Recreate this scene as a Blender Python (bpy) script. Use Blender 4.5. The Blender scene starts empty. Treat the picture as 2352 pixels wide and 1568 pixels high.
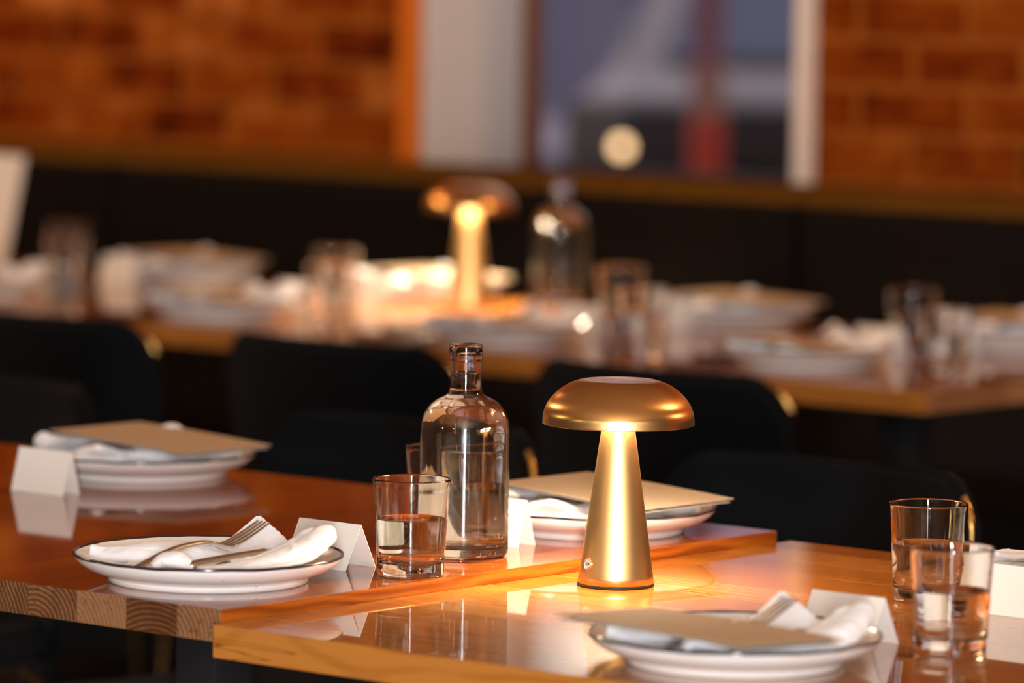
import bpy, bmesh, math, random
from mathutils import Vector, Matrix, noise
C = bpy.context
COL = C.scene.collection
PI = math.pi
random.seed(7)

# ------------------------------------------------------------------ camera
PHI, PITCH, ROLL, FPX = -0.696, 0.0857, 0.0149, 11365.0
CAM = Vector((3.2218, -3.4275, 1.4154))
RIGHT = Vector((math.cos(PHI), -math.sin(PHI), 0))        # image right, in room axes
FLAT = Vector((math.sin(PHI), math.cos(PHI), 0))          # horizontal viewing direction
fwd = (FLAT * math.cos(PITCH) - Vector((0, 0, math.sin(PITCH)))).normalized()
up0 = RIGHT.cross(fwd)
cx_ = RIGHT * math.cos(ROLL) + up0 * math.sin(ROLL)
cy_ = up0 * math.cos(ROLL) - RIGHT * math.sin(ROLL)
cam_d = bpy.data.cameras.new('camera'); cam = bpy.data.objects.new('camera', cam_d); COL.objects.link(cam)
M = Matrix((cx_, cy_, -fwd)).transposed().to_4x4(); M.translation = CAM
cam.matrix_world = M
cam_d.sensor_width = 36; cam_d.lens = FPX / 2352 * 36
cam_d.clip_start = 0.05; cam_d.clip_end = 200
cam_d.dof.use_dof = True; cam_d.dof.focus_distance = 5.03; cam_d.dof.aperture_fstop = 3.3
cam_d.dof.aperture_blades = 0
C.scene.camera = cam

# ------------------------------------------------------------------ world, lights, exposure
w = bpy.data.worlds.new('sky'); C.scene.world = w; w.use_nodes = True
bg = w.node_tree.nodes['Background']; bg.inputs[0].default_value = (0.64, 0.60, 0.72, 1); bg.inputs[1].default_value = 1.05
vs = C.scene.view_settings
vs.view_transform = 'Standard'; vs.look = 'None'; vs.gamma = 1.0; vs.use_curve_mapping = False; vs.exposure = 0.0

def aim(o, target):
    o.rotation_euler = (Vector(target) - o.location).to_track_quat('-Z', 'Y').to_euler()

def area(name, loc, target, size, power, col, size_y=None):
    d = bpy.data.lights.new(name, 'AREA'); d.energy = power; d.color = col; d.size = size
    if size_y: d.shape = 'RECTANGLE'; d.size_y = size_y
    o = bpy.data.objects.new(name, d); COL.objects.link(o); o.location = loc; aim(o, target); return o

def point(name, loc, r, power, col):
    d = bpy.data.lights.new(name, 'POINT'); d.energy = power; d.color = col; d.shadow_soft_size = r
    o = bpy.data.objects.new(name, d); COL.objects.link(o); o.location = loc; return o

# cool daylight from a tall glazed door behind the photographer
dl = Vector((.098, .482, 0)) - FLAT * 7.2 + Vector((0, 0, 1.25))
area('daylight_door', dl, (.098, .482, 1.0), 0.38, 610, (0.97, 0.97, 1.0), 2.3)
# warm ceiling lights: over the back row and washing the brick wall
area('ceiling_lamp_far', (-5.6, 0.6, 3.05), (-2.6, 3.0, 0.7), 0.4, 60, (1.0, 0.58, 0.28))
area('ceiling_lamp_side', (1.6, 3.0, 3.05), (-1.4, 3.0, 0.7), 0.4, 42, (1.0, 0.58, 0.28))
area('ceiling_lamp_wall', (-5.0, 2.6, 3.05), (-4.8, 3.9, 0.9), 0.5, 16, (1.0, 0.50, 0.2))
# bare warm bulbs to the left and right of the picture
point('bulb_west', (-3.6, -1.6, 1.75), 0.04, 26, (1.0, 0.60, 0.28))
point('bulb_east', (1.9, 2.9, 1.75), 0.04, 30, (1.0, 0.60, 0.28))
point('bulb_south', (0.6, -3.6, 1.7), 0.04, 12, (1.0, 0.66, 0.36))
point('bulb_southeast', (4.6, -1.0, 1.7), 0.04, 12, (1.0, 0.66, 0.36))
point('bulb_southwest', (-1.8, -3.9, 1.7), 0.04, 12, (1.0, 0.66, 0.36))

# ------------------------------------------------------------------ material helpers
class NT:
    def __init__(s, name):
        s.m = bpy.data.materials.new(name); s.m.use_nodes = True; s.t = s.m.node_tree
        s.b = s.t.nodes['Principled BSDF']; s.co = None
    def n(s, kind, **kw):
        x = s.t.nodes.new(kind)
        for k, v in kw.items(): setattr(x, k, v)
        return x
    def l(s, a, b): s.t.links.new(a, b)
    def obj(s):
        if s.co is None: s.co = s.n('ShaderNodeTexCoord').outputs['Object']
        return s.co
    def geo(s): return s.n('ShaderNodeNewGeometry').outputs['Position']
    def put(s, sock, v):
        if hasattr(v, 'is_linked') or hasattr(v, 'links'): s.l(v, sock)
        else: sock.default_value = v
    def math(s, op, a, b=0.0, c=None):
        x = s.n('ShaderNodeMath', operation=op); s.put(x.inputs[0], a); s.put(x.inputs[1], b)
        if c is not None: s.put(x.inputs[2], c)
        return x.outputs[0]
    def noise(s, vec, scale, detail=4, rough=0.55):
        x = s.n('ShaderNodeTexNoise'); s.l(vec, x.inputs['Vector']); x.inputs['Scale'].default_value = scale
        x.inputs['Detail'].default_value = detail; x.inputs['Roughness'].default_value = rough; return x.outputs['Fac']
    def map(s, vec, scale=(1, 1, 1), loc=(0, 0, 0), rot=(0, 0, 0)):
        x = s.n('ShaderNodeMapping'); s.l(vec, x.inputs['Vector']); x.inputs['Scale'].default_value = scale
        x.inputs['Location'].default_value = loc; x.inputs['Rotation'].default_value = rot; return x.outputs[0]
    def ramp(s, fac, stops):
        x = s.n('ShaderNodeValToRGB'); s.l(fac, x.inputs[0]); e = x.color_ramp.elements
        while len(e) < len(stops): e.new(0.5)
        for i, (p, c) in enumerate(stops): e[i].position = p; e[i].color = (*c, 1)
        return x.outputs[0]
    def mix(s, fac, a, b, blend='MIX'):
        x = s.n('ShaderNodeMix', data_type='RGBA', blend_type=blend)
        s.put(x.inputs[0], fac); s.put(x.inputs[6], a); s.put(x.inputs[7], b); return x.outputs[2]
    def bump(s, h, strength, dist=0.001):
        x = s.n('ShaderNodeBump'); s.l(h, x.inputs['Height']); x.inputs['Strength'].default_value = strength
        x.inputs['Distance'].default_value = dist; s.l(x.outputs[0], s.b.inputs['Normal'])
    def set(s, **kw):
        names = dict(color='Base Color', rough='Roughness', metal='Metallic', spec='Specular IOR Level', ior='IOR',
                     trans='Transmission Weight', coat='Coat Weight', coatr='Coat Roughness', sheen='Sheen Weight',
                     aniso='Anisotropic', anisor='Anisotropic Rotation', emit='Emission Color', estr='Emission Strength')
        for k, v in kw.items():
            if isinstance(v, tuple) and len(v) == 3: v = (*v, 1)
            s.put(s.b.inputs[names[k]], v)
        return s

def simple(name, color, rough=0.5, **kw):
    m = NT(name); m.set(color=color, rough=rough, **kw)
    v = m.noise(m.obj(), 60, 3)
    m.l(m.mix(v, (*[c * 0.93 for c in color], 1), (*[min(1, c * 1.05) for c in color], 1)), m.b.inputs['Base Color'])
    return m.m

def wood(name, axis, width, seed, base=((0.06, 0.007, 0.0004), (0.18, 0.028, 0.0012), (0.34, 0.085, 0.006)), gloss=0.045, dark=1.0, zo=-0.735, coat=1):
    """solid wood: boards run along the axis; rings are cut by every face, so ends show end grain"""
    m = NT(name)
    sp = m.n('ShaderNodeSeparateXYZ'); m.l(m.obj(), sp.inputs[0])
    x, y, z = sp.outputs
    z = m.math('ADD', z, zo)
    a, l = (x, y) if axis == 'Y' else (y, x)                # a: across the boards, l: along them
    a = m.math('ADD', a, seed)
    idx = m.math('FLOOR', m.math('DIVIDE', a, width))
    wn = m.n('ShaderNodeTexWhiteNoise', noise_dimensions='1D'); m.l(idx, wn.inputs['W'])
    rs = m.n('ShaderNodeSeparateColor'); m.l(wn.outputs['Color'], rs.inputs[0])
    r1, r2, r3 = rs.outputs
    loc = m.math('SUBTRACT', a, m.math('MULTIPLY', idx, width))           # 0..width inside the board
    px = m.math('ADD', m.math('SUBTRACT', loc, width * .5), m.math('MULTIPLY', m.math('SUBTRACT', r1, 0.5), 0.34))
    pz = m.math('ADD', z, m.math('ADD', m.math('MULTIPLY', r2, 0.09), 0.01))
    # slow wander of the rings along the board
    cmb = m.n('ShaderNodeCombineXYZ'); m.l(m.math('MULTIPLY', l, 1.6), cmb.inputs[0]); m.l(m.math('MULTIPLY', idx, 7.3), cmb.inputs[1]); m.l(m.math('MULTIPLY', z, 4), cmb.inputs[2])
    wan = m.math('MULTIPLY', m.math('SUBTRACT', m.noise(cmb.outputs[0], 1.5, 2), 0.5), 0.05)
    px = m.math('ADD', px, wan)
    rad = m.math('SQRT', m.math('ADD', m.math('MULTIPLY', px, px), m.math('MULTIPLY', pz, pz)))
    cmb2 = m.n('ShaderNodeCombineXYZ'); m.l(m.math('MULTIPLY', a, 40), cmb2.inputs[0]); m.l(m.math('MULTIPLY', l, 2.2), cmb2.inputs[1]); m.l(m.math('MULTIPLY', z, 40), cmb2.inputs[2])
    fine = m.noise(cmb2.outputs[0], 1.5, 5, 0.6)
    rad = m.math('ADD', rad, m.math('MULTIPLY', fine, 0.0025))
    ring = m.math('ADD', m.math('MULTIPLY', m.math('SINE', m.math('MULTIPLY', rad, 2 * PI / 0.0052)), 0.5), 0.5)
    cmb3 = m.n('ShaderNodeCombineXYZ'); m.l(m.math('MULTIPLY', a, 420), cmb3.inputs[0]); m.l(m.math('MULTIPLY', l, 9), cmb3.inputs[1]); m.l(m.math('MULTIPLY', z, 420), cmb3.inputs[2])
    pores = m.noise(cmb3.outputs[0], 1.0, 3, 0.6)
    tone = m.math('ADD', m.math('MULTIPLY', ring, 0.26), m.math('ADD', m.math('MULTIPLY', fine, 0.32), m.math('ADD', m.math('MULTIPLY', pores, 0.34), m.math('MULTIPLY', r3, 0.42))))
    col = m.ramp(tone, [(0.22, tuple(c * dark for c in base[0])), (0.52, tuple(c * dark for c in base[1])), (0.85, tuple(c * dark for c in base[2]))])
    # cut ends are browner and duller than the oiled long faces
    gn = m.n('ShaderNodeNewGeometry'); gs = m.n('ShaderNodeSeparateXYZ'); m.l(gn.outputs['Normal'], gs.inputs[0])
    endf = m.math('GREATER_THAN', m.math('ABSOLUTE', gs.outputs[1 if axis == 'Y' else 0]), 0.7)
    endc = m.ramp(tone, [(0.22, (0.035, 0.012, 0.004)), (0.52, (0.105, 0.040, 0.014)), (0.85, (0.26, 0.13, 0.06))])
    col = m.mix(endf, col, endc)
    # the odd dark gum vein
    cmb4 = m.n('ShaderNodeCombineXYZ'); m.l(m.math('MULTIPLY', a, 22), cmb4.inputs[0]); m.l(m.math('MULTIPLY', l, 1.1), cmb4.inputs[1]); m.l(m.math('ADD', m.math('MULTIPLY', z, 26), m.math('MULTIPLY', idx, 5.1)), cmb4.inputs[2])
    vein = m.noise(cmb4.outputs[0], 1.6, 3, 0.5)
    vm = m.math('MULTIPLY', m.math('SUBTRACT', 1.0, m.math('MINIMUM', m.math('MULTIPLY', m.math('ABSOLUTE', m.math('SUBTRACT', vein, 0.575)), 110), 1.0)), 0.75)
    col = m.mix(vm, col, (0.06, 0.014, 0.004, 1))
    # joints between boards
    e = m.math('MINIMUM', loc, m.math('SUBTRACT', width, loc))
    jt = m.math('MULTIPLY', m.math('LESS_THAN', e, 0.0005), 0.55)
    col = m.mix(jt, col, (0.07, 0.018, 0.005, 1))
    m.set(color=col, rough=m.math('ADD', m.math('MULTIPLY', pores, 0.16), 0.34), spec=0.08, coat=1.0, coatr=m.math('ADD', m.math('MULTIPLY', fine, gloss * .6), gloss * .6))
    m.b.inputs['Coat IOR'].default_value = 1.5
    m.bump(m.math('SUBTRACT', pores, m.math('MULTIPLY', vm, 0.6)), 0.05, 0.0003)
    if coat == 0: m.b.inputs['Coat Weight'].default_value = 0; m.set(spec=0.0, rough=0.85)
    return m.m

# ------------------------------------------------------------------ materials
MAT = {}
MAT['wood_long'] = wood('oiled_timber_lengthwise', 'Y', 0.068, 0.013)
MAT['wood_cross'] = wood('oiled_timber_crosswise', 'X', 0.09, 0.41, base=((0.10, 0.022, 0.0015), (0.26, 0.078, 0.007), (0.42, 0.158, 0.028)), gloss=0.03)
MAT['floor'] = wood('floor_boards', 'X', 0.12, 0.2, base=((0.05, 0.022, 0.008), (0.09, 0.04, 0.014), (0.13, 0.06, 0.02)), gloss=0.35, zo=0)
MAT['rail'] = wood('rail_timber', 'X', 0.3, 0.1, base=((0.09, 0.035, 0.004), (0.13, 0.055, 0.007), (0.19, 0.08, 0.012)), gloss=0.3, zo=-.9, coat=0)

def brass(name, col, rough, aniso):
    m = NT(name); m.set(color=col, rough=rough, metal=1.0, aniso=aniso)
    tg = m.n('ShaderNodeTangent', direction_type='RADIAL', axis='Z'); m.l(tg.outputs[0], m.b.inputs['Tangent'])
    sp = m.n('ShaderNodeSeparateXYZ'); m.l(m.obj(), sp.inputs[0])
    cb = m.n('ShaderNodeCombineXYZ'); m.l(m.math('MULTIPLY', sp.outputs[0], 12), cb.inputs[0]); m.l(m.math('MULTIPLY', sp.outputs[1], 12), cb.inputs[1]); m.l(m.math('MULTIPLY', sp.outputs[2], 2500), cb.inputs[2])
    br = m.noise(cb.outputs[0], 1.0, 3, 0.7)
    m.l(m.math('ADD', m.math('MULTIPLY', br, 0.04), rough - 0.02), m.b.inputs['Roughness'])
    return m.m
MAT['brass'] = brass('brushed_brass', (0.92, 0.56, 0.22), 0.30, 0.75)
MAT['brass_shade'] = brass('brushed_brass_shade', (0.88, 0.50, 0.19), 0.25, 0.7)
MAT['tube'] = NT('brass_tube').set(color=(0.72, 0.44, 0.14), rough=0.25, metal=1.0).m
MAT['bronze'] = NT('dark_bronze_tube').set(color=(0.10, 0.055, 0.02), rough=0.4, metal=1.0).m
MAT['steel'] = NT('polished_steel').set(color=(0.82, 0.76, 0.68), rough=0.26, metal=1.0).m
MAT['black_metal'] = simple('black_powder_coat', (0.012, 0.012, 0.013), 0.45)
MAT['rubber'] = simple('black_rubber', (0.01, 0.01, 0.01), 0.6)
m = NT('lamp_diffuser'); m.set(color=(0.9, 0.85, 0.7), emit=(1.0, 0.85, 0.60), estr=235.0); MAT['led'] = m.m
m = NT('lamp_diffuser_far'); m.set(color=(0.9, 0.85, 0.7), emit=(1.0, 0.84, 0.60), estr=420.0); MAT['led_far'] = m.m
m = NT('shade_inside'); m.set(color=(0.85, 0.8, 0.7), rough=0.5); MAT['shade_in'] = m.m
m = NT('clear_glass'); m.set(color=(1, 1, 1), rough=0.0, trans=1.0, ior=1.5); MAT['glass'] = m.m
m = NT('water'); m.set(color=(1, 1, 1), rough=0.0, trans=1.0, ior=1.333); MAT['water'] = m.m

m = NT('plate_glaze')
v = m.n('ShaderNodeTexVoronoi'); m.l(m.obj(), v.inputs['Vector']); v.inputs['Scale'].default_value = 42
spk = m.math('LESS_THAN', v.outputs['Distance'], 0.035)
m.set(color=m.mix(m.math('MULTIPLY', spk, 0.8), (0.80, 0.745, 0.70, 1), (0.10, 0.08, 0.07, 1)), rough=0.16, spec=0.55)
MAT['plate'] = m.m
MAT['rim'] = simple('plate_rim_glaze', (0.022, 0.022, 0.035), 0.14, spec=0.8)
m = NT('linen')
br = m.n('ShaderNodeTexBrick'); m.l(m.obj(), br.inputs['Vector'])
wv = m.n('ShaderNodeTexChecker'); m.l(m.obj(), wv.inputs['Vector']); wv.inputs['Scale'].default_value = 1300
nz = m.noise(m.obj(), 700, 2)
m.set(color=(0.86, 0.85, 0.86), rough=0.9, sheen=0.25); m.bump(m.math('ADD', nz, wv.outputs['Fac']), 0.25, 0.0003)
MAT['linen'] = m.m
def paper(name, c, sc=2600):
    m = NT(name); nz = m.noise(m.map(m.obj(), (1, 1, 1)), sc, 2); m.set(color=c, rough=0.75, spec=0.25); m.bump(nz, 0.15, 0.0001); return m.m
MAT['card'] = paper('place_card_stock', (0.76, 0.70, 0.63))
MAT['kraft'] = paper('menu_card_stock', (0.58, 0.43, 0.28))
MAT['sheet'] = paper('menu_inner_sheet', (0.66, 0.62, 0.58))
m = NT('chair_fabric'); nz = m.noise(m.obj(), 900, 3); m.set(color=(0.003, 0.0035, 0.0045), rough=0.9, spec=0.1, sheen=0.02); m.bump(nz, 0.2, 0.0005); MAT['fabric'] = m.m
m = NT('banquette_leather'); nz = m.noise(m.obj(), 90, 4); m.set(color=(0.004, 0.0022, 0.0018), rough=0.7, spec=0.12); m.bump(nz, 0.2, 0.001); MAT['leather'] = m.m
MAT['white_paint'] = simple('white_paint', (0.72, 0.63, 0.56), 0.6)
MAT['plaster_dark'] = simple('dark_plaster', (0.09, 0.06, 0.045), 0.8)
MAT['ceiling'] = simple('ceiling_paint', (0.50, 0.37, 0.25), 0.9)
MAT['frame_timber'] = simple('window_frame_timber', (0.22, 0.07, 0.03), 0.45)

m = NT('brick_wall')
mp = m.n('ShaderNodeCombineXYZ'); sp = m.n('ShaderNodeSeparateXYZ'); m.l(m.obj(), sp.inputs[0])
m.l(m.math('ADD', sp.outputs[0], sp.outputs[1]), mp.inputs[0]); m.l(sp.outputs[2], mp.inputs[1])
br = m.n('ShaderNodeTexBrick'); m.l(mp.outputs[0], br.inputs['Vector'])
br.inputs['Scale'].default_value = 1.0; br.inputs['Brick Width'].default_value = 0.24; br.inputs['Row Height'].default_value = 0.086
br.inputs['Mortar Size'].default_value = 0.008; br.inputs['Mortar Smooth'].default_value = 0.2; br.inputs['Bias'].default_value = 0.0
br.inputs['Color1'].default_value = (0, 0, 0, 1); br.inputs['Color2'].default_value = (1, 1, 1, 1); br.inputs['Mortar'].default_value = (0.5, 0.5, 0.5, 1)
nz = m.noise(mp.outputs[0], 9, 4); nz2 = m.noise(mp.outputs[0], 60, 3)
t = m.math('ADD', m.math('MULTIPLY', br.outputs['Color'], 0.42), m.math('MULTIPLY', m.math('SUBTRACT', m.math('MULTIPLY', nz, 1.8), 0.4), 0.58))
col = m.ramp(t, [(0.18, (0.03, 0.003, 0.0005)), (0.38, (0.15, 0.022, 0.001)), (0.62, (0.27, 0.060, 0.004)), (0.88, (0.52, 0.19, 0.045))])
col = m.mix(m.math('MULTIPLY', br.outputs['Fac'], 0.6), col, (0.33, 0.11, 0.018, 1))
m.set(color=col, rough=0.9, spec=0.05)
m.bump(m.math('ADD', m.math('MULTIPLY', nz2, 0.5), m.math('SUBTRACT', 1.0, br.outputs['Fac'])), 0.6, 0.006)
MAT['brick'] = m.m

# ------------------------------------------------------------------ object helpers
def link(o, parent=None):
    COL.objects.link(o)
    if parent is not None: o.parent = parent
    return o
def bm_obj(name, bm, mat, parent=None, smooth=True, angle=40):
    me = bpy.data.meshes.new(name); bmesh.ops.recalc_face_normals(bm, faces=bm.faces); bm.to_mesh(me); bm.free()
    return me_obj(name, me, mat, parent, smooth, angle)
def me_obj(name, me, mat, parent=None, smooth=True, angle=40):
    if smooth:
        for p in me.polygons: p.use_smooth = True
        try: me.set_sharp_from_angle(angle=math.radians(angle))
        except Exception: pass
    for k in (mat if isinstance(mat, (list, tuple)) else [mat]): me.materials.append(MAT[k])
    o = bpy.data.objects.new(name, me); return link(o, parent)
def thing(name, label, cat, loc=(0, 0, 0), rz=0.0, group=None):
    o = bpy.data.objects.new(name, None); o.empty_display_size = 0.05
    o.location = loc; o.rotation_euler = (0, 0, rz); link(o); return tag(o, label, cat, group)
def tag(o, label, cat, group=None):
    o['label'] = label; o['category'] = cat
    if group: o['group'] = group
    return o
def struct(o): o['kind'] = 'structure'; return o
def dup(root, loc, rz, label, group=None, scale=None):
    r = root.copy(); COL.objects.link(r); r.location = loc
    r.rotation_euler = (root.rotation_euler[0], root.rotation_euler[1], rz) if not isinstance(rz, tuple) else rz
    r['label'] = label
    if group: r['group'] = group
    elif 'group' in r: del r['group']
    if scale: r.scale = scale
    for ch in list(root.children):
        c = ch.copy(); COL.objects.link(c); c.parent = r
        for g in list(ch.children):
            d = g.copy(); COL.objects.link(d); d.parent = c
    return r
def box(bm, x0, x1, y0, y1, z0, z1, bevel=0.0):
    r = bmesh.ops.create_cube(bm, size=1.0); vs_ = r['verts']
    for v in vs_: v.co = Vector((x0 + (v.co.x + .5) * (x1 - x0), y0 + (v.co.y + .5) * (y1 - y0), z0 + (v.co.z + .5) * (z1 - z0)))
    if bevel:
        es = {e for v in vs_ for e in v.link_edges}
        bmesh.ops.bevel(bm, geom=list(es), offset=bevel, segments=2, affect='EDGES', profile=0.6)
def boxobj(name, dims, mat, parent=None, bevel=0.0, smooth=False):
    bm = bmesh.new(); box(bm, *dims, bevel); return bm_obj(name, bm, mat, parent, smooth)
def lathe(bm, prof, n=64, closed=False, cx=0.0, cy=0.0):
    """prof: list of (r, z)"""
    rings = []
    for r, z in prof:
        if r < 1e-7: rings.append([bm.verts.new((cx, cy, z))])
        else: rings.append([bm.verts.new((cx + r * math.cos(2 * PI * i / n), cy + r * math.sin(2 * PI * i / n), z)) for i in range(n)])
    pairs = list(zip(rings[:-1], rings[1:]))
    if closed: pairs.append((rings[-1], rings[0]))
    fs = []
    for a, b in pairs:
        for i in range(n):
            j = (i + 1) % n
            if len(a) == 1 and len(b) == 1: continue
            if len(a) == 1: f = bm.faces.new((a[0], b[i], b[j]))
            elif len(b) == 1: f = bm.faces.new((a[i], a[j], b[0]))
            else: f = bm.faces.new((a[i], a[j], b[j], b[i]))
            fs.append(f)
    return fs
def tube(bm, pts, rad, n=12, caps=True):
    pts = [Vector(p) for p in pts]
    if not hasattr(rad, '__len__'): rad = [rad] * len(pts)
    rings = []; prevn = None
    for i, p in enumerate(pts):
        t = (pts[min(i + 1, len(pts) - 1)] - pts[max(i - 1, 0)]).normalized()
        if prevn is None:
            a = Vector((0, 0, 1)) if abs(t.z) < 0.9 else Vector((1, 0, 0)); nn = t.cross(a).normalized()
        else: nn = (prevn - t * prevn.dot(t)).normalized()
        prevn = nn; bb = t.cross(nn)
        r = rad[i]; ra, rb = (r if isinstance(r, tuple) else (r, r))
        rings.append([bm.verts.new(p + nn * (ra * math.cos(2 * PI * k / n)) + bb * (rb * math.sin(2 * PI * k / n))) for k in range(n)])
    for a, b in zip(rings[:-1], rings[1:]):
        for k in range(n): bm.faces.new((a[k], a[(k + 1) % n], b[(k + 1) % n], b[k]))
    if caps: bm.faces.new(rings[0][::-1]); bm.faces.new(rings[-1])
def spline(pts, n=8):
    """Catmull-Rom through the points"""
    P = [Vector(p) for p in pts]; P = [P[0] * 2 - P[1]] + P + [P[-1] * 2 - P[-2]]; out = []
    for i in range(1, len(P) - 2):
        for k in range(n):
            t = k / n; a, b, c, d = P[i - 1], P[i], P[i + 1], P[i + 2]
            out.append(0.5 * ((2 * b) + (c - a) * t + (2 * a - 5 * b + 4 * c - d) * t * t + (3 * b - a - 3 * c + d) * t ** 3))
    out.append(P[-2]); return out

TA, TB = 0.75, 0.738           # heights of the two near tabletops

# ------------------------------------------------------------------ room
YW = 3.85
WX0, WX1 = -3.093, -2.145      # window opening
o = boxobj('floor', (-7.2, 6.2, -6.2, YW + 0.3, -0.1, 0.0), 'floor'); struct(o)
o = boxobj('ceiling', (-7.2, 6.2, -6.2, YW + 0.3, 3.2, 3.3), 'ceiling'); struct(o)
bm = bmesh.new()
box(bm, -7.2, WX0, YW, YW + 0.34, 0, 3.2); box(bm, WX1, 6.2, YW, YW + 0.34, 0, 3.2)
box(bm, WX0, WX1, YW, YW + 0.34, 0, 0.55); box(bm, WX0, WX1, YW, YW + 0.34, 2.6, 3.2)
o = bm_obj('wall_back', bm, 'brick', smooth=False); struct(o)
o = boxobj('wall_left', (-7.3, -7.2, -6.2, YW + 0.34, 0, 3.2), 'plaster_dark'); struct(o)
o = boxobj('wall_right', (6.2, 6.3, -6.2, YW + 0.34, 0, 3.2), 'plaster_dark'); struct(o)
o = boxobj('wall_front', (-7.3, 6.3, -6.3, -6.2, 0, 3.2), 'plaster_dark'); struct(o)
# white plastered reveal on the left of the opening, plain orange corner strip, white bead on the right
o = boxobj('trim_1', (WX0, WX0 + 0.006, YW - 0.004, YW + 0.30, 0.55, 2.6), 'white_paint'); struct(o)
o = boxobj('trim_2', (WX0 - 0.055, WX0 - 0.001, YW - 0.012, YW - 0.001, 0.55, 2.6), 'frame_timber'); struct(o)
MAT['corner'] = simple('orange_corner_strip', (0.60, 0.15, 0.012), 0.6, spec=0.1)
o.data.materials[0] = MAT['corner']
o = boxobj('trim_3', (WX1 - 0.036, WX1 - 0.001, YW - 0.02, YW + 0.02, 0.55, 2.6), 'white_paint'); struct(o)
# window: frame and glass
win = bpy.data.objects.new('window_1', None); link(win); win.location = ((WX0 + WX1) / 2, YW + 0.31, 0.55); struct(win)
hw = (WX1 - WX0) / 2
bm = bmesh.new()
box(bm, -hw, -hw + 0.035, -0.02, 0.02, 0, 2.05); box(bm, hw - 0.02, hw, -0.02, 0.02, 0, 2.05)
box(bm, -hw, hw, -0.02, 0.02, 1.98, 2.05)
bm_obj('window_frame', bm, 'frame_timber', win, smooth=False)
boxobj('bottom_rail', (-hw + 0.035, hw - 0.02, -0.02, 0.02, 0, 0.375), 'black_metal', win)
boxobj('window_pane', (-hw + 0.035, hw - 0.02, -0.003, 0.003, 0.375, 1.98), 'glass', win)

# ------------------------------------------------------------------ street outside
MAT['asphalt'] = simple('asphalt', (0.012, 0.010, 0.012), 0.9)
MAT['facade'] = simple('lilac_render', (0.80, 0.72, 0.80), 0.8)
MAT['facade_dark'] = simple('dark_shopfront', (0.03, 0.03, 0.04), 0.3)
MAT['shop_blue'] = simple('blue_grey_shutter', (0.15, 0.16, 0.26), 0.7)
MAT['car_pale'] = NT('pale_car_paint').set(color=(0.19, 0.145, 0.115), rough=0.4, coat=0.6).m
MAT['car_dark'] = NT('grey_car_paint').set(color=(0.16, 0.15, 0.17), rough=0.3, coat=0.6).m
MAT['tinted'] = NT('car_window').set(color=(0.05, 0.07, 0.12), rough=0.05, spec=0.8).m
MAT['tyre'] = simple('tyre_rubber', (0.015, 0.015, 0.015), 0.8)
MAT['red'] = simple('red_paint', (0.62, 0.045, 0.012), 0.5)
MAT['pinkred'] = simple('faded_red_paint', (0.30, 0.10, 0.11), 0.6)
MAT['tan'] = simple('tan_band', (0.45, 0.20, 0.13), 0.6)
m = NT('headlamp_glow'); m.set(color=(1, .9, .7), emit=(1.0, 0.62, 0.28), estr=4.0); MAT['headlamp'] = m.m
o = boxobj('ground', (-40, 30, YW + 0.36, 45, -0.25, -0.15), 'asphalt'); struct(o)
VIEW = Vector((-.64, .76, 0)).normalized(); VR = Vector((.76, .64, 0)).normalized()
vrz = math.atan2(VR.y, VR.x)
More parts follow.
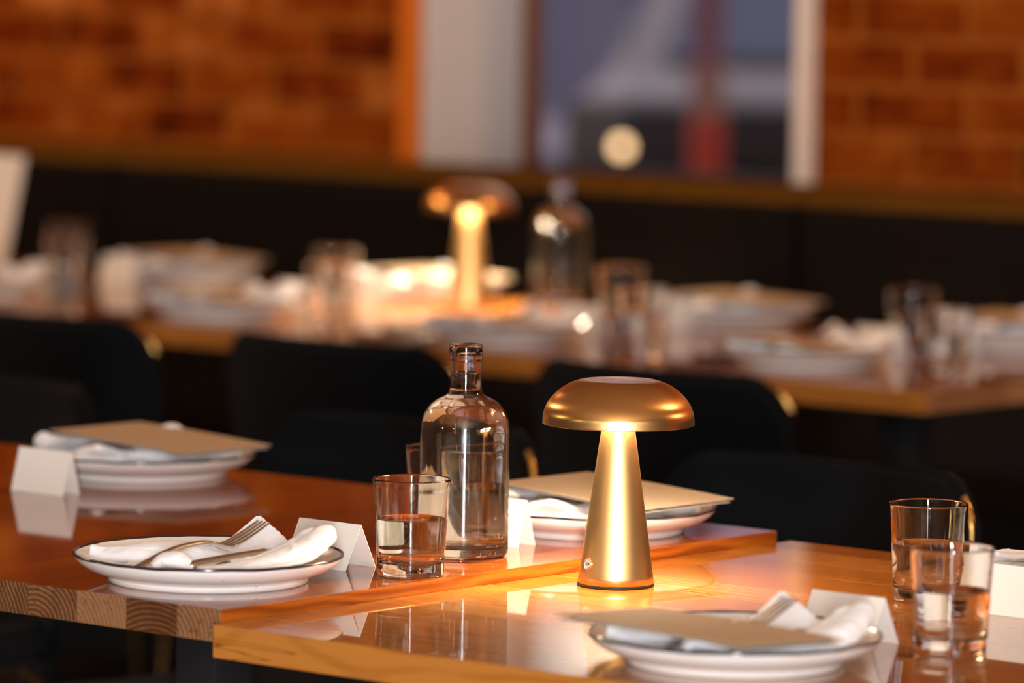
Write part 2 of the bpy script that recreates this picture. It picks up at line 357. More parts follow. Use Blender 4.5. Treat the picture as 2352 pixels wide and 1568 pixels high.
def car(name, label, loc, rz, paint):
    t = thing(name, label, 'car', loc, rz)
    prof = [(-2.1, .30), (-2.15, .62), (-2.0, .82), (-1.45, .90), (-.75, 1.38), (.75, 1.42), (1.45, .98), (2.05, .86), (2.15, .60), (2.1, .30)]
    bm = bmesh.new()
    for s in (0,):
        L = []
        for yy, inset in ((-.85, .06), (-.80, 0), (.80, 0), (.85, .06)):
            L.append([bm.verts.new((x * (1 - inset * .3), yy * (0.86 if z > 1.1 else 1), z - (inset if z > .8 else -inset * .2))) for x, z in prof])
        for a, b in zip(L[:-1], L[1:]):
            for k in range(len(prof)): bm.faces.new((a[k], a[(k + 1) % len(prof)], b[(k + 1) % len(prof)], b[k]))
        bm.faces.new(L[0]); bm.faces.new(L[-1][::-1])
    bm_obj('body', bm, paint, t)
    boxobj('bumper', (-2.19, -1.9, -.82, .82, .22, .80), 'black_metal', t, .02, True)
    for sy in (-1, 1):
        bm = bmesh.new()
        q = [(-1.3, .94), (-.72, 1.31), (.7, 1.34), (1.25, 1.0)]
        a = [bm.verts.new((x, sy * (.862 if z < 1.1 else .745), z)) for x, z in q]; b = [bm.verts.new((x, sy * (.83 if z < 1.1 else .72), z)) for x, z in q]
        bm.faces.new(a); bm.faces.new(b[::-1])
        for k in range(4): bm.faces.new((a[k], a[(k + 1) % 4], b[(k + 1) % 4], b[k]))
        bm_obj('side_window', bm, 'tinted', t)
    for x0, z0, x1, z1 in ((-1.42, .93, -.80, 1.36), (1.43, 1.0, .80, 1.41)):
        bm = bmesh.new()
        n = Vector((-(z1 - z0) if x0 < 0 else (z1 - z0), 0, abs(x1 - x0))).normalized() * 0.02
        v = [bm.verts.new(Vector((x0, -.62, z0)) + n), bm.verts.new(Vector((x0, .62, z0)) + n), bm.verts.new(Vector((x1, .58, z1)) + n), bm.verts.new(Vector((x1, -.58, z1)) + n)]
        u = [bm.verts.new(q.co - n * 1.6) for q in v]
        bm.faces.new(v); bm.faces.new(u[::-1])
        for k in range(4): bm.faces.new((v[k], v[(k + 1) % 4], u[(k + 1) % 4], u[k]))
        bm_obj('windscreen', bm, 'tinted', t)
    for x in (-1.35, 1.35):
        for y in (-.8, .8):
            bm = bmesh.new(); r = bmesh.ops.create_cone(bm, cap_ends=True, segments=24, radius1=.31, radius2=.31, depth=.2)
            bmesh.ops.rotate(bm, verts=r['verts'], matrix=Matrix.Rotation(PI / 2, 3, 'X')); bmesh.ops.translate(bm, verts=r['verts'], vec=(x, y, .31))
            bm_obj('wheel', bm, 'tyre', t)
    for y in (-.62, .62):
        bm = bmesh.new(); r = bmesh.ops.create_uvsphere(bm, u_segments=16, v_segments=10, radius=.026)
        bmesh.ops.scale(bm, verts=r['verts'], vec=(.6, 1, 1)); bmesh.ops.translate(bm, verts=r['verts'], vec=(-2.20, y, .66))
        bm_obj('headlamp', bm, 'headlamp', t)
    return t
HL = Vector((-7.08, 9.46, 0.655))
# parked so that one headlamp faces the window
crz = math.atan2(VIEW.y, VIEW.x) - 0.22
fx = Matrix.Rotation(crz, 3, 'Z') @ Vector((-2.20, .62, 0.66))
car('parked_car', 'pale parked car with a lit headlamp seen through the window', (HL.x - fx.x, HL.y - fx.y, -0.15 + 0.145), crz, 'car_pale')
pp = HL + VR * 0.262 - VIEW * 0.5
t = thing('street_post', 'red and tan banded post standing outside the window', 'post', (pp.x, pp.y, -0.15))
for nm, z0, z1, mt, r in (('lower_band', 0, .93, 'red', .058), ('middle_band', .93, 1.10, 'tan', .056), ('upper_band', 1.10, 2.4, 'pinkred', .050)):
    bm = bmesh.new(); lathe(bm, [(0, z0), (r, z0), (r, z1), (0, z1)], 20); bm_obj(nm, bm, mt, t)
fc = HL + VIEW * 16
t = thing('building', 'lilac rendered building across the street with a dark shopfront', 'building', (fc.x, fc.y, -0.15), vrz)
boxobj('wall', (-16, 16, 0, 1, 0, 7.5), 'facade', t)
boxobj('shopfront', (0.9, 6, -.08, 0.02, 0.3, 2.5), 'facade_dark', t)
boxobj('shutter', (-5, 0.9, -.08, 0.02, 0.3, 1.5), 'shop_blue', t)
for i in range(7): boxobj('upper_window', (-14 + i * 4, -12.6 + i * 4, -.06, 0.02, 4.2, 5.8), 'tinted', t)

# ------------------------------------------------------------------ banquette
bq = thing('banquette', 'long black upholstered bench with a timber top rail against the brick wall', 'bench', (0, 0, 0))
segs = [(-7.0, -5.35), (-5.35, -3.7), (-3.7, -2.0), (-2.0, -0.3), (-0.3, 1.4), (1.4, 3.1)]
for x0, x1 in segs:
    boxobj('back_cushion', (x0 + .006, x1 - .006, 3.60, 3.74, .46, .913), 'leather', bq, 0.012, False)
    boxobj('seat_cushion', (x0 + .006, x1 - .006, 3.14, 3.66, .36, .47), 'leather', bq, 0.02, False)
boxobj('plinth', (-7.0, 3.1, 3.2, 3.72, 0.0, .36), 'black_metal', bq)
for x0, x1 in segs: boxobj('top_rail', (x0 + .004, x1 - .004, 3.61, 3.845, .913, .938), 'rail', bq, 0.004, False)

# ------------------------------------------------------------------ tables
def table(name, label, x0, x1, y0, y1, ztop, mat, group=None):
    cx, cy = (x0 + x1) / 2, (y0 + y1) / 2
    t = thing(name, label, 'table', (cx, cy, 0), 0, group)
    hx, hy = (x1 - x0) / 2, (y1 - y0) / 2
    bm = bmesh.new(); box(bm, -hx, hx, -hy, hy, ztop - 0.032, ztop, 0.0012); bm_obj('tabletop', bm, mat, t, False)
    for s in (-1, 1):
        b = .30
        bm = bmesh.new(); box(bm, s * b - .03, s * b + .03, -.03, .03, .03, ztop - .045, .003); bm_obj('pedestal', bm, 'black_metal', t)
        bm = bmesh.new(); box(bm, s * b - .04, s * b + .04, -hy + .12, hy - .12, 0, .03, .004); bm_obj('foot', bm, 'black_metal', t)
        bm = bmesh.new(); box(bm, s * b - .05, s * b + .05, -hy + .15, hy - .15, ztop - .045, ztop - .032, .002); bm_obj('bracket', bm, 'black_metal', t)
    return t
table('dining_table', 'orange-brown timber table at the left front, end-grain edge facing us, slightly higher', -1.45, 0.0, 0.0, 0.886, TA, 'wood_long')
table('dining_table', 'orange-brown timber table under the near brass lamp, butted against the higher one', 0.004, 1.56, -0.015, 0.905, TB, 'wood_cross')
table('dining_table', 'timber table in the back row, right end, brown chair-side edge visible', -2.10, -0.82, 2.33, 3.2, 0.75, 'wood_cross')
table('dining_table', 'timber table in the back row, middle, behind the far brass lamp', -3.40, -2.11, 2.33, 3.2, 0.75, 'wood_cross')
table('dining_table', 'timber table in the back row, left end, cut by the photo edge', -4.70, -3.41, 2.33, 3.2, 0.75, 'wood_cross')

# ------------------------------------------------------------------ chairs
def make_chair(label, group):
    t = thing('dining_chair', label, 'chair', (0, 0, 0), 0, group)      # faces +y, back at y = 0
    def shell(nu, nv, f, thick, name):
        bm = bmesh.new(); g = [[bm.verts.new(f(-1 + 2 * i / nu, j / nv)) for j in range(nv + 1)] for i in range(nu + 1)]
        for i in range(nu):
            for j in range(nv): bm.faces.new((g[i][j], g[i + 1][j], g[i + 1][j + 1], g[i][j + 1]))
        bmesh.ops.recalc_face_normals(bm, faces=bm.faces)
        bmesh.ops.solidify(bm, geom=bm.faces[:], thickness=thick)
        bmesh.ops.bevel(bm, geom=[e for e in bm.edges if e.calc_face_angle(0) > 1.0], offset=thick * .35, segments=3, affect='EDGES')
        return bm_obj(name, bm, 'fabric', t, True, 60)
    def back(u, v):
        # rounded top corners, gently wrapped forward
        uu = u * (1 - 0.06 * (1 - v))
        top = .785 - 0.055 * max(0, (abs(u) - .72) / .28) ** 2.2
        z = .43 + (top - .43) * v
        return (uu * .229, .02 + .06 * abs(u) ** 2.2 - .05 * (v - .2), z)
    shell(22, 10, back, .03, 'backrest')
    def seat(u, v):
        return (u * (.225 - .02 * (1 - v)), .05 + .42 * v, .455 + .012 * abs(u) ** 3 + .01 * (v - .5) ** 2 * 4 - (.02 * max(0, (v - .85) / .15) ** 2))
    shell(16, 12, seat, .05, 'seat')
    for s in (-1, 1):
        bm = bmesh.new()
        tube(bm, spline([(s * .235, .0, 0), (s * .24, .03, .20), (s * .222, .06, .335), (s * .15, .08, .415)], 6), .0075, 10)
        bm_obj('leg', bm, 'bronze', t)
        bm = bmesh.new(); tube(bm, spline([(s * .215, .46, 0), (s * .2, .43, .2), (s * .19, .40, .40)], 5), .0075, 10); bm_obj('leg', bm, 'bronze', t)
        bm = bmesh.new(); tube(bm, spline([(s * .19, .40, .40), (s * .185, .25, .405), (s * .15, .08, .415)], 5), .007, 10); bm_obj('side_rail', bm, 'tube', t)
        bm = bmesh.new(); tube(bm, spline([(s * .228, .030, .712), (s * .227, .030, .730), (s * .220, .026, .748), (s * .210, .022, .760)], 5), .0036, 10); bm_obj('corner_trim', bm, 'tube', t)
    return t
ch = make_chair('black chair at the back-row tables, directly behind the near water bottle', None)
ch.location = (-1.715, 2.06, 0)
dup(ch, (-1.105, 2.06, 0), 0, 'black chair at the back-row tables, right behind the near lamp shade')
dup(ch, (-2.335, 2.06, 0), 0, 'black chair at the back-row tables, cut by the left photo edge')
dup(ch, (-0.20, 1.25, 0), PI, 'black chair facing us across the near tables, right of the near lamp stem')
dup(ch, (-0.85, 1.25, 0), PI, 'black chair facing us across the near table, behind the upper-left plate')
dup(ch, (-1.62, 1.25, 0), PI, 'black chair facing us across the near tables, at the left photo edge')

# seen from the front only the right-hand brass corners show
for o in list(bpy.data.objects):
    if o.name.startswith('dining_chair') and abs(o.rotation_euler.z) > 1:
        tr = [c for c in o.children if c.name.startswith('corner_trim')]
        tr.sort(key=lambda c: sum(v.co.x for v in c.data.vertices))
        for c in (tr[1:] if o.location.x > -1.2 else tr): bpy.data.objects.remove(c)

# ------------------------------------------------------------------ table lamp
def make_lamp(label, loc, rz, led='led'):
    t = thing('table_lamp', label, 'lamp', loc, rz)
    bm = bmesh.new(); lathe(bm, [(0, 0), (.0385, 0), (.0392, .0006), (.0392, .0026), (.0385, .003), (0, .003)], 96); bm_obj('base_pad', bm, 'rubber', t)
    bm = bmesh.new()
    pr = [(0, .003), (.0386, .003), (.039, .0036)]
    for k in range(1, 25): pr.append((.039 + (.0148 - .039) * k / 24, .0036 + (.176 - .0036) * k / 24))
    pr.append((0, .176))
    lathe(bm, pr, 128); bm_obj('stem', bm, 'brass', t, True, 50)
    # shade: outer dome, rolled edge, inner dome
    out = spline([(.0775, 0, .1657), (.0763, 0, .1765), (.0722, 0, .1865), (.0640, 0, .1965), (.0540, 0, .2040), (.0440, 0, .2085), (.0380, 0, .2100)], 8)
    prof = [(v.x, v.z) for v in out] + [(.0365, .2102), (.034, .2098), (.015, .2093), (0, .2092)]
    bm = bmesh.new(); lathe(bm, prof, 160)
    inner = [(.0767, .1657)] + [(max(v.x - .0012, 0), v.z - .0012 * (0.2 + k / len(out))) for k, v in enumerate(out)][1:] + [(0, .2075)]
    fi = lathe(bm, inner, 160)
    e0 = [(.0775, .1657), (.0774, .1653), (.0768, .1653), (.0767, .1657)]
    lathe(bm, e0, 160)
    bmesh.ops.remove_doubles(bm, verts=bm.verts, dist=.00002)
    sh = bm_obj('lamp_shade', bm, 'brass_shade', t, True, 60)
    bm = bmesh.new(); lathe(bm, [(.0149, .1775), (.05, .1775), (.052, .1785), (.052, .182), (.0149, .182)], 64, closed=True)
    bm_obj('diffuser', bm, led, t)
    # charging port: recessed disc in a bright ring on the stem
    ang = math.atan2(-FLAT.y, -FLAT.x) - math.radians(54) - rz
    zc, slope = .0243, (.039 - .0148) / .1724
    rr = .039 - slope * (zc - .0036)
    n = Vector((math.cos(ang), math.sin(ang), slope)).normalized(); c = Vector((rr * math.cos(ang), rr * math.sin(ang), zc))
    q = n.to_track_quat('Z', 'Y').to_matrix().to_4x4(); q.translation = c
    def on(bm): bmesh.ops.transform(bm, matrix=q, verts=bm.verts)
    bm = bmesh.new(); lathe(bm, [(.0045, -.002), (.0062, -.002), (.0062, .0004), (.0058, .0008), (.0050, .0006), (.0045, -.0002)], 40, closed=True); on(bm)
    pt = bm_obj('charging_port', bm, 'steel', t)
    bm = bmesh.new(); lathe(bm, [(0, -.001), (.0046, -.001), (.0046, .0001), (0, .0001)], 32); on(bm); bm_obj('port_plate', bm, 'sheet', pt)
    bm = bmesh.new()
    # the slot: a small rounded ring
    pts = []
    for k in range(24):
        a = 2 * PI * k / 24; pts.append(Vector((math.cos(a) * .0009 + (.0017 if math.cos(a) > 0 else -.0017), math.sin(a) * .0010, .0003)))
    pts.append(pts[0]); tube(bm, pts, .00045, 8); bmesh.ops.rotate(bm, verts=bm.verts, matrix=Matrix.Rotation(math.radians(0), 3, 'Z')); on(bm); bm_obj('port_slot', bm, 'rubber', pt)
    return t
make_lamp('glowing brushed brass mushroom lamp in sharp focus on the near table', (.098, .482, TB), 0)
lp2 = make_lamp('glowing brass mushroom lamp, out of focus, on the back-row table', (-2.226, 2.976, .75), 0.0, 'led_far')

# ------------------------------------------------------------------ glasses and bottles
def make_glass(label, loc, group=None):
    t = thing('water_glass', label, 'glass', loc, 0, group)
    H = .0985
    bm = bmesh.new()
    outer = [(0, .0006), (.026, .0004), (.0315, .0), (.0332, .0008), (.0340, .003), (.0343, .010), (.0352, .030), (.0370, .060), (.0390, .088), (.0397, .0965), (.0397, .0978), (.0392, .0986)]
    inner = [(.0383, .0986), (.0378, .0978), (.0376, .0965), (.0368, .088), (.0347, .060), (.0328, .030), (.0318, .018), (.0300, .0145), (.026, .0130), (.012, .0124), (0, .0123)]
    lathe(bm, outer + inner, 96); bm_obj('glass_body', bm, 'glass', t, True, 80)
    wl = .0575
    rw = .0347 - (.060 - wl) * (.0019 / .030)
    bm = bmesh.new()
    wp = [(0, .0121), (.012, .0122), (.0262, .0128), (.0302, .0143), (.0320, .018), (.0330, .030), (rw + .0002, wl + .0006), (rw - .0009, wl + .0001), (rw - .0025, wl - .0001), (0, wl - .0001)]
    lathe(bm, wp, 96); bm_obj('water', bm, 'water', t, True, 80)
    return t
g1 = make_glass('half-full water glass in sharp focus, in front of the bottle', (-.040, .322, TA))
dup(g1, (-.215, .573, TA), .4, 'water glass half hidden behind the near bottle')
dup(g1, (.386, .622, TB), .9, 'half-full water glass at the right, the farther of the two')
dup(g1, (.603, .352, TB), 1.3, 'half-full water glass at the lower right, nearest to us, slightly blurred')
def make_bottle(label, loc, rz=0):
    t = thing('water_bottle', label, 'bottle', loc, rz)
    bm = bmesh.new()
    outer = [(0, .0030), (.020, .0028), (.034, .0010), (.0395, 0), (.0440, .0012), (.0462, .0045), (.0468, .010), (.0468, .122)]
    sh = spline([(.0468, 0, .122), (.0462, 0, .134), (.0435, 0, .1465), (.0375, 0, .1570), (.0290, 0, .1635), (.0215, 0, .1670), (.0175, 0, .1710), (.0163, 0, .1765)], 5)
    outer += [(v.x, v.z) for v in sh][1:]
    outer += [(.0159, .190), (.0158, .2005), (.0164, .2025), (.0168, .2040), (.0162, .2055), (.0170, .2075), (.0174, .2090), (.0175, .2180), (.0171, .2203), (.0158, .2215)]
    ins = spline([(.0434, 0, .120), (.0428, 0, .132), (.0402, 0, .1438), (.0345, 0, .1540), (.0262, 0, .1605), (.0185, 0, .1645), (.0140, 0, .1690), (.0128, 0, .1765)], 5)
    inner = [(.0135, .2215), (.0122, .2205), (.0118, .2180), (.0120, .200)] + [(v.x, v.z) for v in reversed(ins)] + [(.0434, .018), (.0425, .0135), (.0395, .0108), (.034, .0112), (.020, .0135), (0, .0142)]
    lathe(bm, outer + inner, 128); bm_obj('glass_body', bm, 'glass', t, True, 80)
    bm = bmesh.new()
    d = .0002
    wp = [(0, .0140), (.020, .0133), (.034, .0110), (.0396, .0106), (.0427, .0134), (.0436, .018)] + [(v.x + d, v.z) for v in ins] + [(.0125, .1895), (.0124, .1912), (.0114, .1903), (.009, .1900), (0, .1900)]
    lathe(bm, wp, 128); bm_obj('water', bm, 'water', t, True, 80)
    return t
b1 = make_bottle('round-shouldered clear glass water bottle in focus, between glass and lamp', (-.103, .478, TA))
dup(b1, (-2.165, 3.145, .75), 0, 'clear glass water bottle, out of focus, right of the far lamp')

# ------------------------------------------------------------------ plates
def make_plate(label, loc, group=None):
    t = thing('dinner_plate', label, 'plate', loc, 0, group)
    R = .1355
    out = [(0, .003), (.088, .003), (.0935, .0022), (.0955, 0), (.0985, 0), (.1000, .0012), (.1004, .004), (.1008, .0062), (.1040, .0078), (.1120, .0102), (.1215, .0140), (.1290, .0190), (.1335, .0240), (.1349, .0272)]
    inn = [(.1325, .0278), (.1290, .0245), (.1215, .0192), (.1120, .0152), (.1000, .0125), (.080, .0112), (.04, .0108), (0, .0108)]
    bm = bmesh.new(); lathe(bm, out + inn, 128); bm_obj('plate_body', bm, 'plate', t, True, 50)
    bm = bmesh.new()
    lathe(bm, [(.1346, .0262), (.1355, .0272), (.1354, .0287), (.1342, .0293), (.1328, .0288), (.1320, .0274), (.1333, .0268)], 128, closed=True)
    for v in bm.verts:
        a = math.atan2(v.co.y, v.co.x); v.co.z += .00025 * math.sin(a * 7 + 1) + .0002 * math.sin(a * 17)
    bm_obj('rim_band', bm, 'rim', t, True, 80)
    return t
NX = {}
P = [('A1', (-.153, .144, TA), 0, 'white plate with dark rim holding napkin and cutlery but no menu, lower left'),
     ('A2', (-.854, .769, TA), PI, 'white dark-rimmed plate under napkin and menu, upper left beside the tent card'),
     ('A3', (-.144, .742, TA), PI, 'white dark-rimmed plate behind the near lamp stem'),
     ('B1', (.504, .149, TB), 0, 'white dark-rimmed plate under a kraft menu, bottom right, nearest to us'),
     ('B2', (.490, .775, TB), PI, 'white dark-rimmed plate partly cut off at the right photo edge'),
     ('C0', (-2.98, 2.53, .75), 0, 'blurred plate on the back row, front side, cut by the left photo edge'),
     ('C1', (-2.98, 3.07, .75), PI, 'blurred plate on the back row, wall side, leftmost one fully seen'),
     ('C2', (-2.40, 2.545, .75), 0, 'blurred plate on the back row, front side, between two glass pairs at left'),
     ('C3', (-2.42, 3.09, .75), PI, 'blurred plate on the back row right behind the far lamp'),
     ('C4', (-1.775, 2.53, .75), 0, 'blurred plate on the back row, in front of the far lamp and bottle'),
     ('C5', (-1.73, 3.07, .75), PI, 'blurred plate on the back row, wall side, right of centre'),
     ('C6', (-1.204, 2.56, .75), 0, 'blurred plate at the back-row table corner, front side, rightmost'),
     ('C7', (-1.18, 3.08, .75), PI, 'blurred plate on the back row cut by the right photo edge')]
first = None
for k, loc, rz, lab in P:
    if first is None: first = make_plate(lab, loc); NX[k] = first
    else: NX[k] = dup(first, loc, rz, lab)

# ------------------------------------------------------------------ napkin (folded cloth), fork, knife : local r (image right), d (away)
def L(r, d, z): return (r * RIGHT.x + d * FLAT.x, r * RIGHT.y + d * FLAT.y, z)
def make_napkin_mesh(low):
    PK = .040 if low else .0565
    RL = .010 if low else 0.0
    CR = .014 if low else .003
    bm = bmesh.new()
    def sweep(pts, rad, n=20, close=True):
        tube(bm, spline([L(*p) for p in pts], 6), rad, n)
    def rads(rs, k=6):
        out = []
        for a, b in zip(rs[:-1], rs[1:]):
            for i in range(k):
                t = i / k; out.append((a[0] + (b[0] - a[0]) * t, a[1] + (b[1] - a[1]) * t))
        out.append(rs[-1]); return out
    def sheet(q, th, nu=14, nv=14, wav=.0012, ph=0, sag=0.0):
        """bilinear cloth sheet through four corners (local r, d, z) with a thickness"""
        A, B, Cc, D = [Vector(L(*p)) for p in q]
        top = []; bot = []
        for i in range(nu + 1):
            a, b = [], []
            for j in range(nv + 1):
                u, v = i / nu, j / nv
                pnt = (A * (1 - u) + B * u) * (1 - v) + (D * (1 - u) + Cc * u) * v
                pnt.z += wav * math.sin(u * 5 + ph) * math.cos(v * 4 + ph) - sag * 4 * u * (1 - u)
                a.append(bm.verts.new(pnt + Vector((0, 0, th / 2)))); b.append(bm.verts.new(pnt - Vector((0, 0, th / 2))))
            top.append(a); bot.append(b)
        for i in range(nu):
            for j in range(nv):
                bm.faces.new((top[i][j], top[i + 1][j], top[i + 1][j + 1], top[i][j + 1]))
                bm.faces.new((bot[i][j], bot[i][j + 1], bot[i + 1][j + 1], bot[i + 1][j]))
        for i in range(nu):
            bm.faces.new((top[i][0], bot[i][0], bot[i + 1][0], top[i + 1][0])); bm.faces.new((top[i][nv], top[i + 1][nv], bot[i + 1][nv], bot[i][nv]))
        for j in range(nv):
            bm.faces.new((top[0][j], top[0][j + 1], bot[0][j + 1], bot[0][j])); bm.faces.new((top[nu][j], bot[nu][j], bot[nu][j + 1], top[nu][j + 1]))
    # the folded bed on the plate
    sheet([(-.085, -.050, .017), (.060, -.075, .017), (.080, .045, .018), (-.060, .035, .017)], .010, wav=.002)
    # back flap: a stiff folded corner standing up behind the fork
    sheet([(-.002, .014, .022), (.100, .008, .022), (.0485, .066, PK), (.0440, .066, PK)], .0045, 22, 22, wav=.0004)
    sheet([(.004, .020, .020), (.094, .014, .020), (.0500, .071, PK - .004), (.0440, .071, PK - .004)], .0040, 22, 22, wav=.0004)
    # left tail with a small folded loop at its end
    sweep([(-.118, -.012, .0280 + CR * .6), (-.098, -.012, .0260), (-.070, -.005, .0265), (-.035, .004, .0280), (.000, .010, .0255), (.03, .012, .020)],
          rads([(.0065, .0075), (.012, .0085), (.018, .0105), (.024, .0120), (.022, .0095), (.010, .004)]))
    sweep([(-.117, -.020, .0225), (-.095, -.040, .0185), (-.060, -.058, .0170), (-.025, -.068, .0170)],
          rads([(.005, .004), (.009, .0045), (.012, .005), (.010, .005)]))
    # crumple at the front rim
    sweep([(-.050, -.084, .0235), (-.038, -.082, .0270 + CR), (-.024, -.088, .0285 + CR), (-.008, -.096, .0240)], rads([(.007, .005), (.013, .008), (.012, .008), (.006, .004)]))
    sweep([(-.040, -.070, .0200), (-.022, -.075, .0245), (-.004, -.080, .0225), (.02, -.088, .0215)], rads([(.006, .005), (.009, .006), (.009, .005), (.007, .004)]))
    # right roll that climbs to the rim and ends in a rounded fold
    sweep([(-.004, -.098, .0225), (.030, -.092, .0240), (.060, -.076, .0270), (.086, -.050, .0330 - RL * .4), (.104, -.024, .0410 - RL), (.117, -.002, .0470 - RL), (.121, .006, .0480 - RL)],
          rads([(.006, .0045), (.013, .0065), (.017, .0085), (.018, .0105), (.0165, .0120), (.0130, .0115), (.006, .006)]))
    # loose upper fold lying along the roll, and a lower lip
    sweep([(.028, -.074, .0260), (.058, -.060, .0320), (.082, -.034, .0400 - RL * .4), (.100, -.008, .0490 - RL), (.106, .004, .0520 - RL)],
          rads([(.005, .003), (.010, .004), (.012, .0045), (.010, .005), (.004, .003)]))
    sweep([(.020, -.106, .0225), (.060, -.094, .0245), (.095, -.062, .0300), (.118, -.026, .0370 - RL * .5)], rads([(.005, .003), (.009, .0035), (.010, .004), (.005, .003)]))
    bmesh.ops.recalc_face_normals(bm, faces=bm.faces)
    me = bpy.data.meshes.new('napkin_raw'); bm.to_mesh(me); bm.free()
    o = bpy.data.objects.new('tmp', me); COL.objects.link(o)
    r = o.modifiers.new('r', 'REMESH'); r.mode = 'VOXEL'; r.voxel_size = .0012; r.use_smooth_shade = True
    s = o.modifiers.new('s', 'SMOOTH'); s.factor = .5; s.iterations = 7
    dg = C.evaluated_depsgraph_get(); me2 = bpy.data.meshes.new_from_object(o.evaluated_get(dg)); me2.name = 'napkin'
    bpy.data.objects.remove(o); bpy.data.meshes.remove(me)
    nrm = [v.normal.copy() for v in me2.vertices]
    for v, vn in zip(me2.vertices, nrm):
        c = v.co; k = .35 if (c.z > .034 and (c.x * RIGHT.x + c.y * RIGHT.y) < .085) else 1.0
        h = k * (noise.noise(c * 38) * .0020 + abs(noise.noise(c * 70 + Vector((3, 1, 7)))) * .0013 - .0006) + noise.noise(c * 170) * .0003
        v.co = c + vn * h
    return me2
nmesh = make_napkin_mesh(False); nmesh_low = make_napkin_mesh(True)
nmesh_low.materials.append(MAT['linen'])
for p_ in nmesh_low.polygons: p_.use_smooth = True
def make_fork(label, loc, rz, rt):
    """lies along local +x (tines at +x), length .2"""
    t = thing('fork', label, 'fork', loc, rz); t.rotation_euler = rt
    bm = bmesh.new()
    S = [(-.064, .0030, .0012, -.0120), (-.061, .0062, .0020, -.0115), (-.045, .0064, .0026, -.0070), (-.022, .0052, .0030, -.0005), (.00, .0038, .0028, .0040), (.030, .0036, .0026, .0055),
         (.045, .0060, .0016, .0035), (.052, .0095, .0013, .0015), (.060, .0118, .0012, .0002), (.066, .0122, .0011, -.0004)]
    pts = spline([(x, 0, z) for x, w, h, z in S], 5); rr = []
    for a, b in zip(S[:-1], S[1:]):
        for i in range(5): q = i / 5; rr.append((a[1] + (b[1] - a[1]) * q, a[2] + (b[2] - a[2]) * q))
    rr.append((S[-1][1], S[-1][2]))
    tube(bm, pts, rr, 16); bm_obj('handle', bm, 'steel', t, True, 50)
    for k in range(4):
        y = (k - 1.5) * .0063
        bm = bmesh.new()
        tube(bm, spline([(.060, y, -.0002), (.072, y, .0022), (.090, y * .98, .0085), (.112, y * .95, .0180)], 6), [(.0022 - .0010 * (i / 18) ** 2, .0013 - .0004 * i / 18) for i in range(19)], 8)
        bm_obj('tine', bm, 'steel', t, True, 50)
    return t
def make_knife(label, loc, rt):
    t = thing('knife', label, 'knife', loc); t.rotation_euler = rt
    def part(name, S):
        bm = bmesh.new(); pts = spline([(x, y, z) for x, y, w, h, z in S], 5); rr = []
        for a, b in zip(S[:-1], S[1:]):
            for i in range(5): q = i / 5; rr.append((a[2] + (b[2] - a[2]) * q, a[3] + (b[3] - a[3]) * q))
        rr.append((S[-1][2], S[-1][3])); tube(bm, pts, rr, 16); bm_obj(name, bm, 'steel', t, True, 50)
    part('handle', [(-.086, 0, .003, .002, 0), (-.082, 0, .0075, .0040, 0), (-.06, 0, .0078, .0044, 0), (-.02, 0, .0062, .0040, 0), (.006, 0, .0056, .0034, 0)])
    part('blade', [(.006, 0, .0056, .0030, 0), (.012, 0, .0060, .0016, 0), (.022, .001, .0078, .0010, 0), (.055, .0015, .0085, .0008, 0), (.074, .0005, .0065, .0007, 0), (.084, -.003, .0015, .0005, 0)])
    return t
def local(root_loc, rz, r, d, z):
    v = Matrix.Rotation(rz, 3, 'Z') @ Vector(L(r, d, z)); return Vector(root_loc) + v
wh = {'A1': 'on the lower-left plate', 'A2': 'on the upper-left plate beside the tent card', 'A3': 'on the plate behind the near lamp', 'B1': 'on the bottom-right plate', 'B2': 'on the plate cut by the right photo edge',
      'C0': 'on the blurred plate cut by the left edge', 'C1': 'on the blurred wall-side plate, far left', 'C2': 'on the blurred plate between the left glass pairs', 'C3': 'on the blurred plate behind the far lamp',
      'C4': 'on the blurred plate before the far lamp', 'C5': 'on the blurred wall-side plate, right of centre', 'C6': 'on the blurred plate at the table corner', 'C7': 'on the blurred plate cut by the right edge'}
fdir = Vector(L(.105, .105, 0)); fa = math.atan2(fdir.y, fdir.x)
kdir = Vector(L(.115, .085, 0)); ka = math.atan2(kdir.y, kdir.x)
f0 = k0 = n0 = None
for i, (k, loc, rz, _) in enumerate(P):
    nl = 'white folded napkin ' + wh[k]
    if n0 is None:
        for p_ in nmesh.polygons: p_.use_smooth = True
        nmesh.materials.append(MAT['linen'])
        n0 = bpy.data.objects.new('napkin', nmesh); link(n0); n0.location = loc; tag(n0, nl, 'napkin')
        q = n0
    else:
        q = dup(n0, loc, rz, nl)
        if rz: q.data = nmesh_low
    if k in ('A1', 'A2', 'A3', 'B1', 'B2') or k[0] == 'C':
        fp = local(loc, rz, -.026, -.036, .0335); kp = local(loc, rz, .0535, -.0445, .0345)
        if rz: fp.z -= .015; kp.z -= .006
        fl = 'steel fork ' + wh[k]; kl = 'steel knife ' + wh[k]
        if f0 is None:
            f0 = make_fork(fl, fp, fa, (0, math.radians(-1.5), fa + rz)); k0 = make_knife(kl, kp, (0, math.radians(-5.0), ka + rz))
        else:
            a = dup(f0, fp, (0, math.radians(-1.5), fa + rz), fl); b = dup(k0, kp, (0, math.radians(-5.0), ka + rz), kl)

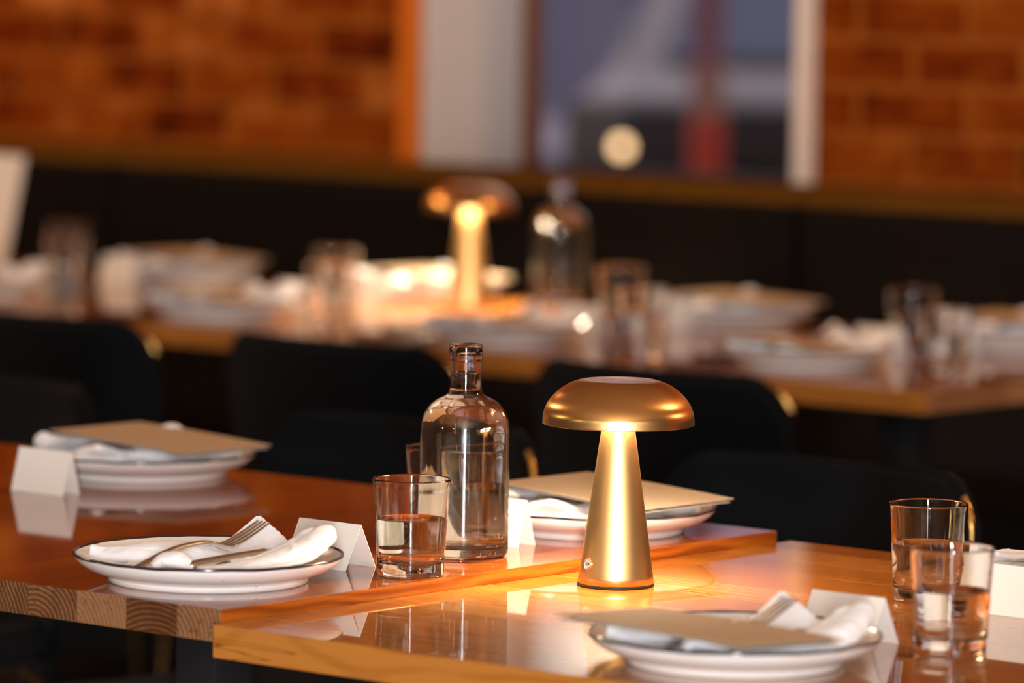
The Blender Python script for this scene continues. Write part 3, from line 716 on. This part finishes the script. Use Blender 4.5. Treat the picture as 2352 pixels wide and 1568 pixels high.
# ------------------------------------------------------------------ menus
def make_menu(label, loc, rot):
    t = thing('menu', label, 'menu', loc); t.rotation_euler = rot
    bm = bmesh.new(); n = 12
    def sh(z0, th, x0, x1, y0, y1, bend):
        g = []
        for s in (1, 0):
            g.append([[bm.verts.new((x0 + (x1 - x0) * i / n, y0 + (y1 - y0) * j / n, z0 + s * th + bend * (2 * i / n - 1) ** 2)) for j in range(n + 1)] for i in range(n + 1)])
        for s in range(2):
            for i in range(n):
                for j in range(n): bm.faces.new((g[s][i][j], g[s][i + 1][j], g[s][i + 1][j + 1], g[s][i][j + 1]))
        for i in range(n):
            for j in (0, n): bm.faces.new((g[0][i][j], g[0][i + 1][j], g[1][i + 1][j], g[1][i][j])); bm.faces.new((g[0][j][i], g[0][j][i + 1], g[1][j][i + 1], g[1][j][i]))
    sh(.0, .0007, -.112, .112, -.074, .074, -.0010); bm_obj('cover', bm, 'kraft', t, True, 40)
    bm = bmesh.new(); sh(-.0022, .0004, -.106, .110, -.072, .071, -.0025); bm_obj('inner_sheet', bm, 'sheet', t, True, 40)
    return t
m0 = make_menu('kraft-coloured menu lying on the bottom-right plate, nearest to us', (.520, .071, .7815), (-.055, .022, -.04))
dup(m0, (-.127, .755, .7945), (.012, .040, -.10), 'kraft-coloured menu on the plate behind the near lamp')
dup(m0, (-.830, .775, .7955), (.0, .045, -.03), 'kraft-coloured menu on the upper-left plate')
for k, loc, rz, _ in P:
    if k[0] != 'C': continue
    s = 1 if rz == 0 else -1
    off = Vector((.018, -.04, .036)) if s == 1 else Vector((.02, .01, .044))
    dup(m0, Vector(loc) + off, (-.05 * (s == 1), .03, random.uniform(-.1, .05)), 'blurred kraft-coloured menu ' + wh[k].replace('on the blurred', 'lying on the'))

# ------------------------------------------------------------------ place cards
def make_card(label, loc, w=.085, h=.050, sp=.046, rz=0):
    """tent fold, ridge along x; loc = centre of the footprint"""
    t = None; bm = bmesh.new(); th = .0004
    def quad(p):
        n = (Vector(p[1]) - Vector(p[0])).cross(Vector(p[3]) - Vector(p[0])).normalized() * th
        a = [bm.verts.new(Vector(q) + n * .5) for q in p]; b = [bm.verts.new(Vector(q) - n * .5) for q in p]
        bm.faces.new(a); bm.faces.new(b[::-1])
        for i in range(4): bm.faces.new((a[i], a[(i + 1) % 4], b[(i + 1) % 4], b[i]))
    x = w / 2
    hh = math.sqrt(max(h * h - sp * sp / 4, 1e-6))
    quad([(-x, -sp / 2, 0), (x, -sp / 2, 0), (x, 0, hh), (-x, 0, hh)])
    quad([(x, sp / 2, 0), (-x, sp / 2, 0), (-x, 0, hh), (x, 0, hh)])
    o = bm_obj('place_card', bm, 'card', None, False); o.location = loc; o.rotation_euler = (0, 0, rz)
    return tag(o, label, 'place card')
make_card('white tent card behind the lower-left plate, beside the water glass', (-.1465, .318, TA), .085, .051, .046)
make_card('white tent card half hidden between bottle and plate behind the lamp', (-.147, .583, TA), .085, .051, .028)
make_card('white tent card at the left, beside the upper-left plate', (-.800, .556, TA), .085, .051, .026)
make_card('white tent card at the lower right, touching the nearest plate', (.4985, .333, TB), .085, .051, .046)
make_card('white tent card at the right photo edge behind the nearest glass', (.4915, .603, TB), .085, .051, .036)
for k, loc, rz, _ in P:
    if k[0] != 'C': continue
    front = rz == 0
    make_card('blurred tent card beside the place ' + wh[k].replace('on the blurred', 'with the'), (loc[0] + (.005 if front else -.003), loc[1] + (.185 if front else -.165), .75), .085, .051, .040 if front else .03)
# upright white card at the left edge of the back table
bm = bmesh.new(); box(bm, -.10, .075, -.002, .002, 0, .20)
for v in bm.verts:
    if v.co.x > 0: v.co.x += .02 * v.co.z / .2
    v.co.y += .03 * v.co.z / .2
o = bm_obj('table_sign', bm, 'card', None, False); o.location = (-3.575, 3.12, .735 + .015); tag(o, 'tall blank white card standing at the left photo edge on the back row', 'sign')

# ------------------------------------------------------------------ back row glasses
for (x, y), lab in (((-2.92, 2.704), 'blurred water glass, back row, nearer one of the leftmost pair'), ((-3.168, 2.96), 'blurred water glass, back row, farther one of the leftmost pair'),
                    ((-2.163, 2.553), 'blurred water glass, back row, nearer of the pair left of the far lamp'), ((-2.398, 2.83), 'blurred water glass, back row, farther of the pair left of the far lamp'),
                    ((-1.491, 2.529), 'blurred water glass, back row, nearer of the pair right of the far bottle'), ((-1.80, 2.86), 'blurred water glass, back row, farther of the pair right of the far bottle'),
                    ((-0.949, 2.562), 'blurred water glass, back row, nearer of the rightmost pair'), ((-1.22, 2.86), 'blurred water glass, back row, farther of the rightmost pair')):
    dup(g1, (x, y, .75), 0, lab)

# ------------------------------------------------------------------ groups of repeats
GR = {'dinner_plate': 'dark-rimmed plates laid on the tables', 'napkin': 'white linen napkins on the plates', 'fork': 'forks on the napkins', 'knife': 'knives on the napkins',
      'menu': 'kraft menus lying on the plates', 'place_card': 'white tent place cards', 'water_glass': 'half-full water glasses', 'dining_chair': 'black dining chairs with brass frames',
      'dining_table': 'timber dining tables', 'table_lamp': 'brass mushroom lamps', 'water_bottle': 'clear water bottles'}
for o in bpy.data.objects:
    if o.parent is None and 'label' in o:
        g = GR.get(o.name.split('.')[0])
        if g: o['group'] = g
